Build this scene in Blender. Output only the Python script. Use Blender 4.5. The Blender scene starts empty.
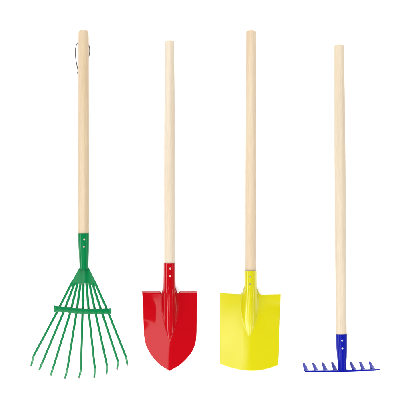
import bpy, bmesh, math, random
from mathutils import Vector, Matrix
random.seed(7)
scene = bpy.context.scene
COL = scene.collection
S = 0.002            # metres per photo pixel on the white sheet
H = 2.2              # camera height above the sheet

def P(px, py, z=0.0):
    """photo pixel + height (mm) -> world point"""
    z = z * 0.001
    k = 1 - z / H
    return Vector(((px - 205) * S * k, (205 - py) * S * k, z))

# ------------------------------------------------------------ materials
def new_mat(name):
    m = bpy.data.materials.new(name); m.use_nodes = True
    nt = m.node_tree
    return m, nt, nt.nodes['Principled BSDF']

def lin(c):
    return tuple((x / 255 / 12.92 if x / 255 <= .04045 else ((x / 255 + .055) / 1.055) ** 2.4) for x in c) + (1,)

def paint(name, base, rough=0.22, coat=0.0, spec=0.5, var=0.08, bump=0.05, peel=55):
    m, nt, b = new_mat(name)
    N, L = nt.nodes, nt.links
    tc = N.new('ShaderNodeTexCoord')
    n1 = N.new('ShaderNodeTexNoise'); n1.inputs['Scale'].default_value = 30; n1.inputs['Detail'].default_value = 12; n1.inputs['Roughness'].default_value = .72
    L.new(tc.outputs['Object'], n1.inputs['Vector'])
    hsv = N.new('ShaderNodeHueSaturation'); hsv.inputs['Color'].default_value = base
    mr = N.new('ShaderNodeMapRange'); mr.inputs['To Min'].default_value = 1 - var; mr.inputs['To Max'].default_value = 1 + var
    L.new(n1.outputs['Fac'], mr.inputs['Value']); L.new(mr.outputs['Result'], hsv.inputs['Value'])
    L.new(hsv.outputs['Color'], b.inputs['Base Color'])
    mr2 = N.new('ShaderNodeMapRange'); mr2.inputs['To Min'].default_value = rough * .75; mr2.inputs['To Max'].default_value = rough * 1.3
    L.new(n1.outputs['Fac'], mr2.inputs['Value']); L.new(mr2.outputs['Result'], b.inputs['Roughness'])
    b.inputs['Specular IOR Level'].default_value = spec
    b.inputs['Coat Weight'].default_value = coat
    n2 = N.new('ShaderNodeTexNoise'); n2.inputs['Scale'].default_value = peel; n2.inputs['Detail'].default_value = 2
    L.new(tc.outputs['Object'], n2.inputs['Vector'])
    bp = N.new('ShaderNodeBump'); bp.inputs['Strength'].default_value = bump; bp.inputs['Distance'].default_value = 0.004
    L.new(n2.outputs['Fac'], bp.inputs['Height']); L.new(bp.outputs['Normal'], b.inputs['Normal'])
    return m

def wood(name, light, dark, seed, marks=()):
    """turned beech: fine fibres and growth streaks running along local Z"""
    m, nt, b = new_mat(name)
    N, L = nt.nodes, nt.links
    tc = N.new('ShaderNodeTexCoord')
    mp = N.new('ShaderNodeMapping'); mp.inputs['Location'].default_value = (seed, seed * 2.3, seed)
    mp.inputs['Scale'].default_value = (110, 110, 3.2)
    L.new(tc.outputs['Object'], mp.inputs['Vector'])
    n1 = N.new('ShaderNodeTexNoise'); n1.inputs['Scale'].default_value = 1; n1.inputs['Detail'].default_value = 6
    n1.inputs['Distortion'].default_value = .5
    L.new(mp.outputs['Vector'], n1.inputs['Vector'])
    mp2 = N.new('ShaderNodeMapping'); mp2.inputs['Scale'].default_value = (900, 900, 45)
    L.new(tc.outputs['Object'], mp2.inputs['Vector'])
    n2 = N.new('ShaderNodeTexNoise'); n2.inputs['Scale'].default_value = 1; n2.inputs['Detail'].default_value = 3
    L.new(mp2.outputs['Vector'], n2.inputs['Vector'])
    cr = N.new('ShaderNodeValToRGB')
    cr.color_ramp.elements[0].position = .30; cr.color_ramp.elements[0].color = dark
    cr.color_ramp.elements[1].position = .66; cr.color_ramp.elements[1].color = light
    L.new(n1.outputs['Fac'], cr.inputs['Fac'])
    hsv = N.new('ShaderNodeHueSaturation')
    mr = N.new('ShaderNodeMapRange'); mr.inputs['From Min'].default_value = .3; mr.inputs['From Max'].default_value = .7
    mr.inputs['To Min'].default_value = .92; mr.inputs['To Max'].default_value = 1.05
    L.new(n2.outputs['Fac'], mr.inputs['Value']); L.new(mr.outputs['Result'], hsv.inputs['Value'])
    L.new(cr.outputs['Color'], hsv.inputs['Color'])
    out = hsv.outputs['Color']
    for (x, y, z, r) in marks:       # small knots
        mk = N.new('ShaderNodeMapping'); mk.vector_type = 'POINT'
        mk.inputs['Location'].default_value = (-x / r, -y / r, -z / r / .8); mk.inputs['Scale'].default_value = (1 / r, 1 / r, 1 / r / .8)
        L.new(tc.outputs['Object'], mk.inputs['Vector'])
        ln = N.new('ShaderNodeVectorMath'); ln.operation = 'LENGTH'; L.new(mk.outputs['Vector'], ln.inputs[0])
        r2 = N.new('ShaderNodeMapRange'); r2.inputs['From Min'].default_value = .3; r2.inputs['From Max'].default_value = 1.0
        r2.inputs['To Min'].default_value = .55; r2.inputs['To Max'].default_value = 0
        L.new(ln.outputs['Value'], r2.inputs['Value'])
        mx = N.new('ShaderNodeMix'); mx.data_type = 'RGBA'
        L.new(r2.outputs['Result'], mx.inputs['Factor']); L.new(out, mx.inputs['A']); mx.inputs['B'].default_value = (.16, .09, .04, 1)
        out = mx.outputs['Result']
    L.new(out, b.inputs['Base Color'])
    b.inputs['Roughness'].default_value = .62
    b.inputs['Specular IOR Level'].default_value = .25
    bp = N.new('ShaderNodeBump'); bp.inputs['Strength'].default_value = .12; bp.inputs['Distance'].default_value = .0006
    L.new(n2.outputs['Fac'], bp.inputs['Height']); L.new(bp.outputs['Normal'], b.inputs['Normal'])
    return m

def simple(name, col, rough, metal=0.0):
    m, nt, b = new_mat(name)
    N, L = nt.nodes, nt.links
    tc = N.new('ShaderNodeTexCoord'); n = N.new('ShaderNodeTexNoise'); n.inputs['Scale'].default_value = 400
    L.new(tc.outputs['Object'], n.inputs['Vector'])
    hsv = N.new('ShaderNodeHueSaturation'); hsv.inputs['Color'].default_value = col
    mr = N.new('ShaderNodeMapRange'); mr.inputs['To Min'].default_value = .8; mr.inputs['To Max'].default_value = 1.2
    L.new(n.outputs['Fac'], mr.inputs['Value']); L.new(mr.outputs['Result'], hsv.inputs['Value'])
    L.new(hsv.outputs['Color'], b.inputs['Base Color'])
    b.inputs['Roughness'].default_value = rough; b.inputs['Metallic'].default_value = metal
    return m

GREEN = paint('green_enamel', (0.00027, 0.0755, 0.0215, 1), rough=.20, spec=.14)
RED = paint('red_enamel', (0.18055, 0.00045, 0.00235, 1), rough=.10, spec=.21, var=.06, bump=.03, peel=28)
YELLOW = paint('yellow_enamel', (0.238, 0.2175, 0.0002, 1), rough=.20, spec=.45, var=.02, bump=.0)
BLUE = paint('blue_enamel', (0.00154, 0.00308, 0.12842, 1), rough=.18, spec=.10)
STEEL = simple('bare_steel', (.050, .058, .050, 1), .4, .5)
RIVET_PALE = simple('pale_rivet', (0.27150, 0.21720, 0.19005, 1), .35, .5)
RIVET_GREY = simple('grey_rivet', (0.10860, 0.12670, 0.10860, 1), .35, .5)
RIVET_WHITE = simple('bright_rivet', (0.30770, 0.30770, 0.34390, 1), .3, .5)
CORD = simple('brown_elastic', (0.03168, 0.02172, 0.01991, 1), .6)
W_GREEN = wood('beech_warm', (0.2591, 0.2070, 0.1404, 1), (0.2291, 0.1671, 0.0988, 1), 1.3)
W_RED = wood('beech_pale', (0.2794, 0.2425, 0.1933, 1), (0.2591, 0.2130, 0.1561, 1), 4.1)
W_YEL = wood('beech_rosy', (0.2733, 0.2247, 0.1619, 1), (0.2493, 0.1908, 0.1231, 1), 7.7)
W_BLUE = wood('beech_cream', (0.2839, 0.2440, 0.1876, 1), (0.2591, 0.2085, 0.1446, 1), 9.2,
              marks=((.0022, .0098, .0435, .0017), (-.0035, .0092, .0430, .0011), (.0, .0100, .0425, .0008)))

# ------------------------------------------------------------ helpers
def tag(o, **kw):
    for k, v in kw.items(): o[k] = v
    return o

def empty(name, loc, label, cat):
    o = bpy.data.objects.new(name, None); COL.objects.link(o)
    o.location = loc; o.empty_display_size = .02
    tag(o, label=label, category=cat)
    return o

def link(name, bm, mats, parent=None, ang=35, matrix=None):
    bmesh.ops.recalc_face_normals(bm, faces=bm.faces)
    for f in bm.faces: f.smooth = True
    for e in bm.edges:
        if len(e.link_faces) == 2 and e.calc_face_angle(0) > math.radians(ang): e.smooth = False
    me = bpy.data.meshes.new(name); bm.to_mesh(me); bm.free()
    for m in (mats if isinstance(mats, (list, tuple)) else [mats]): me.materials.append(m)
    o = bpy.data.objects.new(name, me); COL.objects.link(o)
    W = matrix or Matrix.Identity(4)
    if parent is not None:
        o.parent = parent
        PW[o.name] = W
        o.matrix_basis = PW[parent.name].inverted() @ W
    else:
        PW[o.name] = W; o.matrix_basis = W
    return o
PW = {}          # world matrices of parents
def reg(o):
    PW[o.name] = Matrix.Translation(o.location); return o

def axis_matrix(a, b):
    """local Z from a to b, local Y upward, origin at a"""
    z = (b - a).normalized(); y = Vector((0, 0, 1)); x = y.cross(z).normalized(); y = z.cross(x)
    M = Matrix((x, y, z)).transposed().to_4x4(); M.translation = a
    return M

def lathe(prof, seg=64, sx=1, sy=1):
    """prof: (z, r) list along local Z"""
    bm = bmesh.new(); rings = []
    for z, r in prof:
        if r < 1e-7: rings.append([bm.verts.new((0, 0, z))])
        else: rings.append([bm.verts.new((r * sx * math.cos(2 * math.pi * i / seg), r * sy * math.sin(2 * math.pi * i / seg), z)) for i in range(seg)])
    for A, B in zip(rings, rings[1:]):
        for i in range(seg):
            j = (i + 1) % seg
            if len(A) == 1 and len(B) == 1: continue
            if len(A) == 1: bm.faces.new((A[0], B[j], B[i]))
            elif len(B) == 1: bm.faces.new((A[i], A[j], B[0]))
            else: bm.faces.new((A[i], A[j], B[j], B[i]))
    return bm

def interp(tab, x):
    if x <= tab[0][0]: return tab[0][1]
    for (a, va), (b, vb) in zip(tab, tab[1:]):
        if x <= b: return va + (vb - va) * (x - a) / (b - a)
    return tab[-1][1]

def sinterp(tab, x):
    """monotone-ish Catmull-Rom"""
    n = len(tab)
    if x <= tab[0][0]: return tab[0][1]
    if x >= tab[-1][0]: return tab[-1][1]
    for i in range(n - 1):
        if x <= tab[i + 1][0]: break
    def sl(k):
        if k <= 0: return (tab[1][1] - tab[0][1]) / (tab[1][0] - tab[0][0])
        if k >= n - 1: return (tab[-1][1] - tab[-2][1]) / (tab[-1][0] - tab[-2][0])
        return (tab[k + 1][1] - tab[k - 1][1]) / (tab[k + 1][0] - tab[k - 1][0])
    x0, y0 = tab[i]; x1, y1 = tab[i + 1]; h = x1 - x0; t = (x - x0) / h
    return (2*t**3-3*t*t+1)*y0 + (t**3-2*t*t+t)*h*sl(i) + (-2*t**3+3*t*t)*y1 + (t**3-t*t)*h*sl(i+1)

def sstep(a, b, x):
    t = min(1, max(0, (x - a) / (b - a))); return t * t * (3 - 2 * t)

def smax(a, b, k):
    h = max(k - abs(a - b), 0) / k
    return max(a, b) + h * h * k * .25

def sweep(pts, sect, closed_ends=True, up=Vector((0, 0, 1)), scale=None):
    """sweep section [(side, up)] along points; frame kept near 'up'"""
    bm = bmesh.new(); rings = []
    n = len(pts)
    for i, p in enumerate(pts):
        d = (pts[min(i + 1, n - 1)] - pts[max(i - 1, 0)]).normalized()
        s = d.cross(up)
        if s.length < 1e-4: s = Vector((1, 0, 0))
        s.normalize(); u = s.cross(d).normalized()
        k = scale[i] if scale else (1, 1)
        rings.append([bm.verts.new(p + s * (a * k[0]) + u * (b * k[1])) for a, b in sect])
    m = len(sect)
    for A, B in zip(rings, rings[1:]):
        for i in range(m):
            j = (i + 1) % m
            bm.faces.new((A[i], A[j], B[j], B[i]))
    if closed_ends:
        bm.faces.new(rings[0]); bm.faces.new(rings[-1][::-1])
    return bm

def rrect(w, h, r, n=3):
    out = []
    for cx, cy, a0 in ((w/2-r, h/2-r, 0), (-w/2+r, h/2-r, 90), (-w/2+r, -h/2+r, 180), (w/2-r, -h/2+r, 270)):
        for k in range(n + 1):
            a = math.radians(a0 + 90 * k / n); out.append((cx + r * math.cos(a), cy + r * math.sin(a)))
    return out

def circ(r, n=12): return [(r * math.cos(2*math.pi*i/n), r * math.sin(2*math.pi*i/n)) for i in range(n)]

def smooth_path(ctrl, sub=8):
    out = []
    n = len(ctrl)
    for i in range(n - 1):
        p0 = ctrl[max(i-1, 0)]; p1 = ctrl[i]; p2 = ctrl[i+1]; p3 = ctrl[min(i+2, n-1)]
        for k in range(sub):
            t = k / sub
            out.append(.5 * ((2*p1) + (p2-p0)*t + (2*p0-5*p1+4*p2-p3)*t*t + (3*p1-p0-3*p2+p3)*t**3))
    out.append(ctrl[-1]); return out

MM = .001
def make_handle(parent, a, b, ra, rb, mat, cap):
    """a = free end, b = buried end; radii in photo px; cap = list of (dz mm, fraction of radius)"""
    M = axis_matrix(a, b); L = (b - a).length
    rng = random.Random(cap.__hash__() if isinstance(cap, int) else int(a.x * 1e5))
    prof = [(0, 0)]
    n = 40
    for dz, f in cap: prof.append((dz * MM, f * ra * S))
    z0 = cap[-1][0] * MM
    ph = rng.random() * 6
    for i in range(1, n + 1):
        t = i / n
        r = (ra + (rb - ra) * min(1, t * 3)) * S if ra < rb else (ra + (rb - ra) * t) * S
        r *= 1 + .006 * math.sin(ph + t * 9)
        prof.append((z0 + (L - z0) * t, r))
    prof.append((L, 0))
    return link('handle', lathe(prof, 96), mat, parent, 50, M), M

def make_socket(parent, a, b, prof_px, mat, wall=.9, closed=False):
    """prof_px list of (fraction, radius px) from rim to end"""
    M = axis_matrix(a, b); L = (b - a).length
    r0 = prof_px[0][1] * S
    pr = [(L * .3, r0 - wall * MM * 1.2), (0.0003, r0 - wall * MM), (0, r0 - wall * MM * .7), (0, r0 - wall * MM * .25), (.0003, r0)]
    n = 40
    for i in range(1, n + 1):
        t = i / n; pr.append((max(.0006, L * t), sinterp(prof_px, t) * S))
    if closed: pr.append((L, 0))
    return link('socket', lathe(pr, 96), mat, parent, 40, M), M

def rivet(parent, p, nrm, r, mat):
    pr = [(-.001, r * 1.0), (.0001, r), (r * .28, r * .86), (r * .45, r * .55), (r * .52, 0)]
    z = nrm.normalized(); x = Vector((1, 0, 0)); y = z.cross(x).normalized(); x = y.cross(z)
    M = Matrix((x, y, z)).transposed().to_4x4(); M.translation = p
    return link('rivet', lathe([(-.001, 0)] + pr, 24), mat, parent, 50, M)

ROUND = [(0.0, .45), (.35, .62), (1.0, .76), (2.2, .885), (3.8, .965), (5.5, 1.0)]
SOFT = [(0, .70), (.3, .82), (1.0, .92), (2.2, .985), (3.5, 1.0)]
FLAT = [(0, .86), (.25, .93), (.8, .985), (1.4, 1.0)]

# ------------------------------------------------------------ the white sheet
bm = bmesh.new()
R_ = 3.0
bmesh.ops.create_grid(bm, x_segments=4, y_segments=4, size=R_)
sheet_mat, nt, b = new_mat('matt_white_sheet')
b.inputs['Base Color'].default_value = (.92, .92, .92, 1); b.inputs['Roughness'].default_value = .9
b.inputs['Specular IOR Level'].default_value = 0.1
n = nt.nodes.new('ShaderNodeTexNoise'); n.inputs['Scale'].default_value = 600
bp = nt.nodes.new('ShaderNodeBump'); bp.inputs['Strength'].default_value = .05; bp.inputs['Distance'].default_value = .0005
nt.links.new(n.outputs['Fac'], bp.inputs['Height']); nt.links.new(bp.outputs['Normal'], b.inputs['Normal'])
sheet = link('backdrop', bm, sheet_mat); tag(sheet, kind='structure', label='plain white surface under the four tools')

# ============================================================ GREEN LEAF RAKE
rake = reg(empty('leaf_rake', P(83.6, 205, 0), 'green fan leaf rake with nine wire-like tines and a cord on its wooden handle', 'rake'))
zt, zb = 12.5, 19.0
def zg(y): return zt + (zb - zt) * (y - 30) / (268 - 30)
make_handle(rake, P(83.6, 30, zg(30)), P(83.7, 238, zg(238)), 5.15, 5.3, W_GREEN, ROUND)
sk, _ = make_socket(rake, P(83.6, 233.4, zg(233.4)), P(84.1, 269.4, zg(269.4)),
                    [(0, 5.85), (.2, 5.7), (.45, 5.25), (.75, 4.7), (1, 4.45)], GREEN, closed=True)
rivet(sk, P(84.3, 239.4, zg(239) + 11.0), Vector((.05, 0, 1)), .0019, RIVET_PALE)
rivet(sk, P(84.0, 246.8, zg(247) + 10.7), Vector((.05, 0, 1)), .0019, RIVET_PALE)

# fan plate: narrow under the socket, opening to the tine roots, with a pressed centre rib
bm = bmesh.new()
NU, NV = 96, 30
def fan_z(y): return interp([(262, 19), (270, 20), (284, 17), (312, 15), (400, 12)], y)
grid = []
for j in range(NV + 1):
    row = []
    for i in range(NU + 1):
        t = i / NU
        yend = 284.2 + 4.2 * (2 * t - 1) ** 2 - .9 * (.5 - .5 * math.cos(t * 8 * 2 * math.pi))
        y = 264 + (yend - 264) * j / NV
        l = interp([(264, 80.6), (268, 79.4), (284.6, 69.9), (290, 67.0)], y); r = interp([(264, 87.6), (268, 88.8), (284.6, 97.1), (290, 99.7)], y)
        x = l + (r - l) * t; d = x - 84
        fz = (y - 262) / 22
        rib = 1.8 * (1 - sstep(1.5, 2.6, abs(d))) * (1 - sstep(278, 290, y)) + 1.2 * math.exp(-(d / (3 + 2 * fz)) ** 2)
        row.append(bm.verts.new(P(x, y, fan_z(y) + rib - .8)))
    grid.append(row)
for j in range(NV):
    for i in range(NU):
        bm.faces.new((grid[j][i], grid[j][i+1], grid[j+1][i+1], grid[j+1][i]))
fan = link('fan_plate', bm, GREEN, rake)
sol = fan.modifiers.new('thickness', 'SOLIDIFY'); sol.thickness = .0014; sol.offset = -1

TINES = [  # bar crossing, straight end, tip
    ((57.6, 311), (33.6, 356.0), (31.2, 366.0)),
    ((64.0, 311), (42.0, 363.5), (39.2, 370.0)),
    ((70.4, 312), (52.8, 369.0), (50.8, 375.2)),
    ((76.6, 312), (67.3, 370.0), (65.0, 378.6)),
    ((82.6, 313), (81.0, 370.0), (79.0, 378.2)),
    ((89.0, 313), (94.9, 368.5), (94.3, 378.2)),
    ((95.4, 312), (107.0, 365.5), (106.5, 374.4)),
    ((101.8, 312), (118.0, 361.5), (117.0, 369.2)),
    ((108.0, 312), (126.2, 357.5), (127.4, 365.2)),
]
for k, (B, E, T) in enumerate(TINES):
    x0 = 71.4 + (95.7 - 71.4) * k / 8
    apex = 84 + (x0 - 84) * .72
    zB = 16.2 + 1.4 * (1 - abs(k - 4) / 4)
    ctrl = [P(apex + (x0 - apex) * (.55 if 0 < k < 8 else .42), 280.5, 15.2), P(x0, 284, 15.6), P(*B, zB - 1.5)]
    for q in (.3, .6, .85):
        ctrl.append(P(B[0] + (E[0]-B[0])*q, B[1] + (E[1]-B[1])*q, zB - 1.5 + .8 * math.sin(q * 3)))
    ctrl.append(P(B[0] + (E[0]-B[0])*.97, B[1] + (E[1]-B[1])*.97, zB - 1.8))
    ctrl.append(P(E[0] + (T[0]-E[0])*.15, E[1] + (T[1]-E[1])*.15, zB - 4.0))
    ctrl.append(P(E[0] + (T[0]-E[0])*.55, E[1] + (T[1]-E[1])*.55, zB * .5))
    ctrl.append(P(T[0], T[1], .9))
    pts = smooth_path(ctrl, 8)
    n = len(pts)
    sc = [(1.0 - .12 * sstep(.8, 1, i / (n - 1)), 1) for i in range(n)]
    bm = sweep(pts, rrect(.0046, .0019, .0006), scale=sc)
    # worn bare steel at the very tip
    bm.faces.ensure_lookup_table()
    tipp = P(T[0], T[1], .9)
    rad = .0048 if k >= 4 else .0025
    for f in bm.faces:
        if (f.calc_center_median() - tipp).length < rad: f.material_index = 1
    link('tine', bm, [GREEN, STEEL], fan, 40)

# crossbar clamped over the tines
XB = [(54.3, 308.1), (60, 308.9), (66, 309.6), (74, 310.5), (84, 311.1), (95, 311.2), (104, 311.0), (111.2, 310.8)]
pts, sc = [], []
N_ = 130
bars = [t[0][0] for t in TINES]
for i in range(N_ + 1):
    x = 54.1 + (111.3 - 54.1) * i / N_
    y = sinterp(XB, x)
    bump = max(math.exp(-((x - q) / 1.25) ** 2) for q in bars)
    pts.append(P(x, y + .38 * bump, 15.6 + 1.4 * (1 - ((x - 83) / 29) ** 2)))
    e = min(i, N_ - i)
    sc.append((1 + .07 * bump, (1 + .02 * bump) * (.8 if e == 0 else 1)))
bar = link('crossbar', sweep(pts, rrect(.0104, .0050, .0012), scale=sc), GREEN, rake, 50)
for x, y in ((55.4, 310.9), (110.4, 312.7)):       # folded tabs closing the bar
    pp = [P(x, y - 4, 15.8), P(x, y - .5, 15.6), P(x, y + .9, 14.2)]
    link('end_tab', sweep(pp, rrect(.0046, .0056, .0008)), GREEN, bar)

# hanging cord through the handle
cpts = [P(86, 44, 12.5), P(80, 43.2, 13.5), P(78.0, 43.3, 13.5), P(76.6, 44.8, 12), P(75.7, 48, 10), P(75.4, 52.5, 8), P(75.7, 58, 6), P(76.5, 63, 4),
        P(77.3, 67, 2.4), P(77.9, 70, 1.6), P(77.7, 73, 1.4)]
cp2 = [P(86, 44, 12.5), P(88.2, 44.6, 12.5), P(89.35, 46.2, 12), P(89.75, 49.5, 10.5), P(89.65, 53, 8), P(89.0, 56, 4.5), P(86, 61, 1.0), P(82, 66, .8), P(79, 70.5, 1.0), P(77.7, 73, 1.4)]
bm = sweep(smooth_path(cpts, 8), circ(.0009, 10))
for p_ in (cp2,):
    b2 = sweep(smooth_path(p_, 8), circ(.0009, 10))
    me = bpy.data.meshes.new('tmp'); b2.to_mesh(me); b2.free(); bm.from_mesh(me); bpy.data.meshes.remove(me)
cord = link('hanging_cord', bm, CORD, rake); cord['label'] = 'thin dark brown cord loop'
bm = bmesh.new(); bmesh.ops.create_icosphere(bm, subdivisions=3, radius=.0014)
for v in bm.verts: v.co = Vector((v.co.x * .8, v.co.y * 1.5, v.co.z)) * (1 + .15 * math.sin(v.co.y * 4000))
link('knot', bm, CORD, cord, matrix=Matrix.Translation(P(77.8, 73, 1.5)))

# ============================================================ SHOVELS
def shovel_blade(parent, axis, xc, y0, y1, xl, xr, ytop, ybot, zplate, keel, Rt, topz, collar, flange, mat, extra=None, NX=150, NY=150):
    bm = bmesh.new(); grid = []
    for j in range(NY + 1):
        t = j / NY
        row = []
        for i in range(NX + 1):
            s = i / NX
            # denser columns in the middle
            a = 2 * s - 1; a = math.copysign(abs(a) ** 1.25, a)
            xt = (xc + (xl(y0 + 3) - xc) * -a) if a < 0 else (xc + (xr(y0 + 3) - xc) * a)
            yt = ytop(xt - (axis(289) if abs(xt - xc) < 8 else xc)); yb = ybot(a)
            y = yt + (yb - yt) * t
            if a < 0: x = xc + (xl(y) - xc) * -a
            else: x = xc + (xr(y) - xc) * a
            d = x - xc
            zp = sinterp(zplate, y) - keel * (math.sqrt(d * d + 16) - 4)
            if extra: zp += extra(d, y)
            wo = sinterp(Rt, y); pw = sinterp(collar, y)
            u = abs(x - axis(y)) / max(wo, .01)
            z = zp
            if u < 1 and wo > .02:
                z = zp + max(0, sinterp(topz, y) - sinterp(zplate, y)) * (1 - u * u) ** pw
            if flange: z -= flange * (1 - sstep(0, 1.9, y - yt)) * sstep(8.2, 9.0, abs(d))
            row.append(bm.verts.new(P(x, y, z)))
        grid.append(row)
    for j in range(NY):
        for i in range(NX):
            try: bm.faces.new((grid[j][i], grid[j][i+1], grid[j+1][i+1], grid[j+1][i]))
            except ValueError: pass
    bmesh.ops.remove_doubles(bm, verts=bm.verts, dist=1e-6)
    o = link('blade', bm, mat, parent, 60)
    m = o.modifiers.new('thickness', 'SOLIDIFY'); m.thickness = .0013; m.offset = -1
    return o

# ---- red pointed shovel
red = reg(empty('round_point_shovel', P(169.6, 205, 0), 'glossy red shovel with a pointed rounded blade on a pale wooden handle', 'shovel'))
zr0, zr1 = 10.6, 16.0
def zr(y): return zr0 + (zr1 - zr0) * (y - 41) / (290 - 41)
make_handle(red, P(169.5, 41, zr(41)), P(169.5, 270, zr(270)), 4.7, 5.35, W_RED, FLAT)
sk, _ = make_socket(red, P(169.4, 263.2, zr(263.2)), P(169.4, 293, zr(293)),
                    [(0, 6.0), (.3, 6.0), (.7, 6.12), (.85, 6.1), (1, 5.7)], RED)
rivet(sk, P(170.2, 268.7, zr(268) + 11.9), Vector((.05, 0, 1)), .0021, RIVET_PALE)
rivet(sk, P(170.2, 276.0, zr(276) + 11.9), Vector((.05, 0, 1)), .0021, RIVET_PALE)
XL = [(286, 141.9), (292, 142.0), (305, 142.9), (320, 143.3), (332, 143.8), (337, 144.2), (345, 145.9), (349.4, 147.8), (355, 151.1), (361, 155.9), (365, 160.2), (368, 164.7), (369.9, 168.0), (371, 169.8)]
XR = [(286, 197.7), (292, 197.6), (305, 197.0), (320, 196.8), (335, 196.5), (341, 195.8), (347, 194.1), (352, 191.7), (357, 188.0), (364, 181.0), (367.5, 175.6), (369.8, 171.6), (370.9, 170.0)]
def ytop_red(d):
    a = abs(d)
    return interp([(0, 286.8), (6.0, 287.0), (6.6, 288.5), (7.6, 292.6), (8.3, 293.5), (9.0, 293.3), (9.7, 291.5), (30, 291.4)], a)
def dark_patch_tilt(d, y):       # left wing reshaped so it mirrors less light, making a dark patch
    e = -13.0 - d
    if e <= 0: return 0
    return .34 * (math.sqrt(e * e + 1) - 1) * sstep(290 + max(0, 12 - e) * .6, 308 + max(0, 12 - e) * .3, y) * (1 - sstep(318, 338, y))
shovel_blade(red, lambda y: interp([(289, 169.4), (310, 169.9)], y), 169.9, 286.8, 371.0, lambda y: sinterp(XL, y), lambda y: sinterp(XR, y), ytop_red, lambda a: 371.0 + 0 * a,
             [(286, 14.5), (310, 14.0), (340, 11.5), (371.4, 5.5)], .30,
             [(286, 5.9), (290, 6.25), (294, 7.3), (299, 8.2), (308, 8.2), (318, 7.2), (328, 5.0), (335, 2.9), (340, 1.0), (342, 0), (372, 0)],
             [(286, zr(286) + 11.7), (290, zr(290) + 12.3), (296, 28.1), (310, 25.0), (325, 19.0), (336, 14.0), (342, 11.3), (372, 0)],
             [(286, .5), (290, .52), (296, .8), (303, 1.1), (320, 1.2), (342, 1.0), (372, 1.0)],
             2.3, RED, dark_patch_tilt)

# ---- yellow square shovel
yel = reg(empty('square_shovel', P(250.6, 205, 0), 'bright yellow shovel with a broad squared blade on a wooden handle', 'shovel'))
def zy(y): return 10.8 + (16.5 - 10.8) * (y - 31) / (292 - 31)
make_handle(yel, P(251.1, 31, zy(31)), P(250.65, 277, zy(277)), 4.95, 5.35, W_YEL, FLAT)
sk, _ = make_socket(yel, P(250.5, 270.8, zy(270.8)), P(250.65, 292, zy(292)),
                    [(0, 6.3), (.4, 6.2), (.7, 6.15), (.85, 6.05), (1, 5.7)], YELLOW)
rivet(sk, P(250.4, 276.9, zy(277) + 12.3), Vector((.02, 0, 1)), .0017, RIVET_GREY)
rivet(sk, P(250.3, 284.3, zy(284) + 12.2), Vector((.02, 0, 1)), .0017, RIVET_GREY)
def ytop_yel(d):
    if d < 0: return sinterp([(-31, 293.0), (-20, 293.6), (-10.5, 294.2), (-8.6, 293.2), (-7.3, 290.2), (-6.3, 286.0), (-4, 285.2), (0, 285.0)], d)
    return sinterp([(0, 285.0), (4, 285.2), (6.3, 286.0), (7.3, 290.2), (8.8, 293.3), (10.5, 294.6), (20, 294.5), (31, 294.2)], d)
def ybot_yel(a):
    x = 250.5 + a * 30 if a < 0 else 250.5 + a * 28
    return sinterp([(219, 363.4), (230, 367.4), (240, 369.8), (250, 370.9), (260, 370.4), (270, 368.2), (279, 365.0)], x)
def sheen_tilt(d, y):      # undulation shaped to mirror the lamps as soft bright patches
    a = -.11 * max(0, -d - 7) * math.exp(-((y - 343) / 16) ** 2)
    b = -.15 * max(0, d - 9) ** 1.0 * math.exp(-((y - 304) / 9) ** 2) * .8
    return a + b + .12 * math.sin(d * .23 + y * .11)
shovel_blade(yel, lambda y: interp([(287, 250.65), (310, 249.6), (335, 249.4)], y), 250.6, 285, 371, lambda y: interp([(286, 219.7), (330, 219.9), (363, 220.0), (371, 220.6)], y),
             lambda y: interp([(286, 281.0), (330, 279.6), (365, 278.3), (371, 277.8)], y), ytop_yel, ybot_yel,
             [(285, 15.0), (310, 14.5), (345, 11.5), (371, 8.5)], .20,
             [(284, 5.9), (288, 6.2), (292, 7.5), (297, 8.6), (308, 8.7), (318, 7.6), (326, 5.2), (332, 2.6), (336, .6), (337, 0), (372, 0)],
             [(284, zy(284) + 11.6), (289, zy(289) + 12.2), (296, 28.4), (308, 25.5), (322, 19.5), (333, 14.0), (338, 12), (372, 0)],
             [(284, .5), (288, .52), (294, .8), (300, 1.1), (320, 1.2), (337, 1.0), (372, 1)],
             0, YELLOW, sheen_tilt)

# ============================================================ BLUE GARDEN RAKE
blu = reg(empty('garden_rake', P(340, 205, 0), 'small blue bow-less rake with a row of short stubby teeth on a wooden handle', 'rake'))
def zb_(y): return 10.4 + (30 - 10.4) * (y - 45) / (370 - 45)
ha, hb = P(339.1, 45, zb_(45)), P(341.15, 338, zb_(338))
hd, HM = make_handle(blu, ha, hb, 5.05, 5.5, W_BLUE, SOFT)
sk, _ = make_socket(blu, P(341.3, 334, zb_(334)), P(342.2, 370.6, zb_(370.6)),
                    [(0, 5.95), (.25, 5.7), (.6, 4.9), (.9, 4.2), (1, 4.3)], BLUE, closed=True)
rivet(sk, P(342.1, 340.4, zb_(340) + 11.4), Vector((.1, 0, 1)), .0019, RIVET_WHITE)
rivet(sk, P(342.4, 348.3, zb_(348) + 10.8), Vector((.1, 0, 1)), .0019, RIVET_WHITE)
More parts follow.
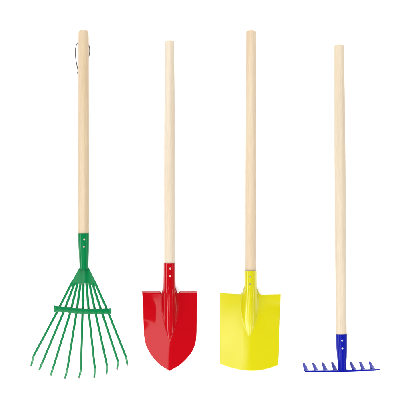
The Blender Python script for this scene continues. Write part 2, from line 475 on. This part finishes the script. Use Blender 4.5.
# toothed bar: a flat strip standing on edge, tapering to the right end
pts, sc = [], []
for i in range(61):
    x = 304.9 + (379.6 - 304.9) * i / 60
    y = interp([(305, 371.3), (325, 371.2), (342, 370.9), (360, 370.2), (380, 369.5)], x)
    pts.append(P(x, y, 30.5))
    k = 1 - .65 * sstep(370, 380, x) ** 1.5
    th = 1.0 + .35 * math.exp(-((x - 342) / 5) ** 2)
    sc.append((th * (.6 + .4 * k), k))
rbar = link('tooth_bar', sweep(pts, rrect(.0034, .010, .0010), scale=sc), BLUE, blu, 50)
for xr_, xt, yt in ((306.8, 303.6, 363.3), (316.4, 313.0, 363.2), (325.9, 322.5, 363.0), (335.5, 332.1, 362.7), (344.9, 341.5, 362.4),
                (354.2, 350.6, 362.3), (363.6, 360.0, 362.1), (373.0, 369.5, 361.9)):
    yb_ = interp([(305, 371.3), (325, 371.2), (342, 370.9), (360, 370.2), (380, 369.5)], xr_)
    bm = bmesh.new(); rings = []
    for q in range(13):
        t = q / 12
        x = xr_ + .2 + (xt - xr_) * (t ** .92); y = yb_ - .5 + (yt - yb_ + .5) * t
        w = (4.8 - 1.9 * t ** .9 + .8 * (1 - sstep(0, .3, t))) * S
        if q == 12: w *= .75
        c = P(x, y + .3 * (1 - t), 30.0 - (30.0 - 1.2) * t)
        th = .0030 - .0008 * t
        rings.append([bm.verts.new(c + Vector((sx * w / 2, -.2 * sx * w / 2 + sy * th / 2 , 0))) for sx, sy in ((-1, -.6), (-.8, -1), (.8, -1), (1, -.6), (1, .6), (.8, 1), (-.8, 1), (-1, .6))])
    for A, B in zip(rings, rings[1:]):
        for i in range(8):
            bm.faces.new((A[i], A[(i+1) % 8], B[(i+1) % 8], B[i]))
    bm.faces.new(rings[0]); bm.faces.new(rings[-1][::-1])
    link('tooth', bm, BLUE, rbar, 50)

# ------------------------------------------------------------ light
w = bpy.data.worlds.new('World'); scene.world = w; w.use_nodes = True
w.node_tree.nodes['Background'].inputs['Color'].default_value = (1, 1, 1, 1)
w.node_tree.nodes['Background'].inputs['Strength'].default_value = .13

def softbox(name, loc, target, sx, sy, power):
    l = bpy.data.lights.new(name, 'AREA'); l.shape = 'RECTANGLE'; l.size = sx; l.size_y = sy; l.energy = power
    o = bpy.data.objects.new(name, l); COL.objects.link(o); o.location = loc
    o.rotation_euler = (Vector(target) - Vector(loc)).to_track_quat('-Z', 'Y').to_euler()
    return o
softbox('strip_left', (-2.3, -.45, 1.25), (0, -.3, 0), 3.6, .42, 65.0)
softbox('strip_right', (2.4, -.3, 1.0), (0, -.2, 0), 3.4, .14, 22.4)
softbox('softbox_top', (0, 2.5, 1.6), (0, .1, 0), 4.4, 2.0, 280.0)
softbox('softbox_bottom', (0, -2.7, 1.6), (0, -.1, 0), 4.4, 2.0, 375.2)
softbox('softbox_overhead', (-.75, -.85, 1.9), (-.1, -.3, 0), .75, 1.1, 11.0)
softbox('added_sheen_light', (1.05, -.55, 1.9), (.1, -.2, 0), .24, .45, 0.7)  # small lamp added for a soft sheen on the yellow blade's upper right

# ------------------------------------------------------------ camera
cam = bpy.data.cameras.new('camera'); co = bpy.data.objects.new('camera', cam); COL.objects.link(co)
co.location = (0, 0, H); cam.sensor_width = 36; cam.lens = 36 * H / (410 * S); cam.clip_end = 50
scene.camera = co
scene.render.resolution_x = 1024; scene.render.resolution_y = 1024
vs = scene.view_settings; vs.view_transform = 'Standard'; vs.look = 'None'; vs.exposure = 0; vs.gamma = 1
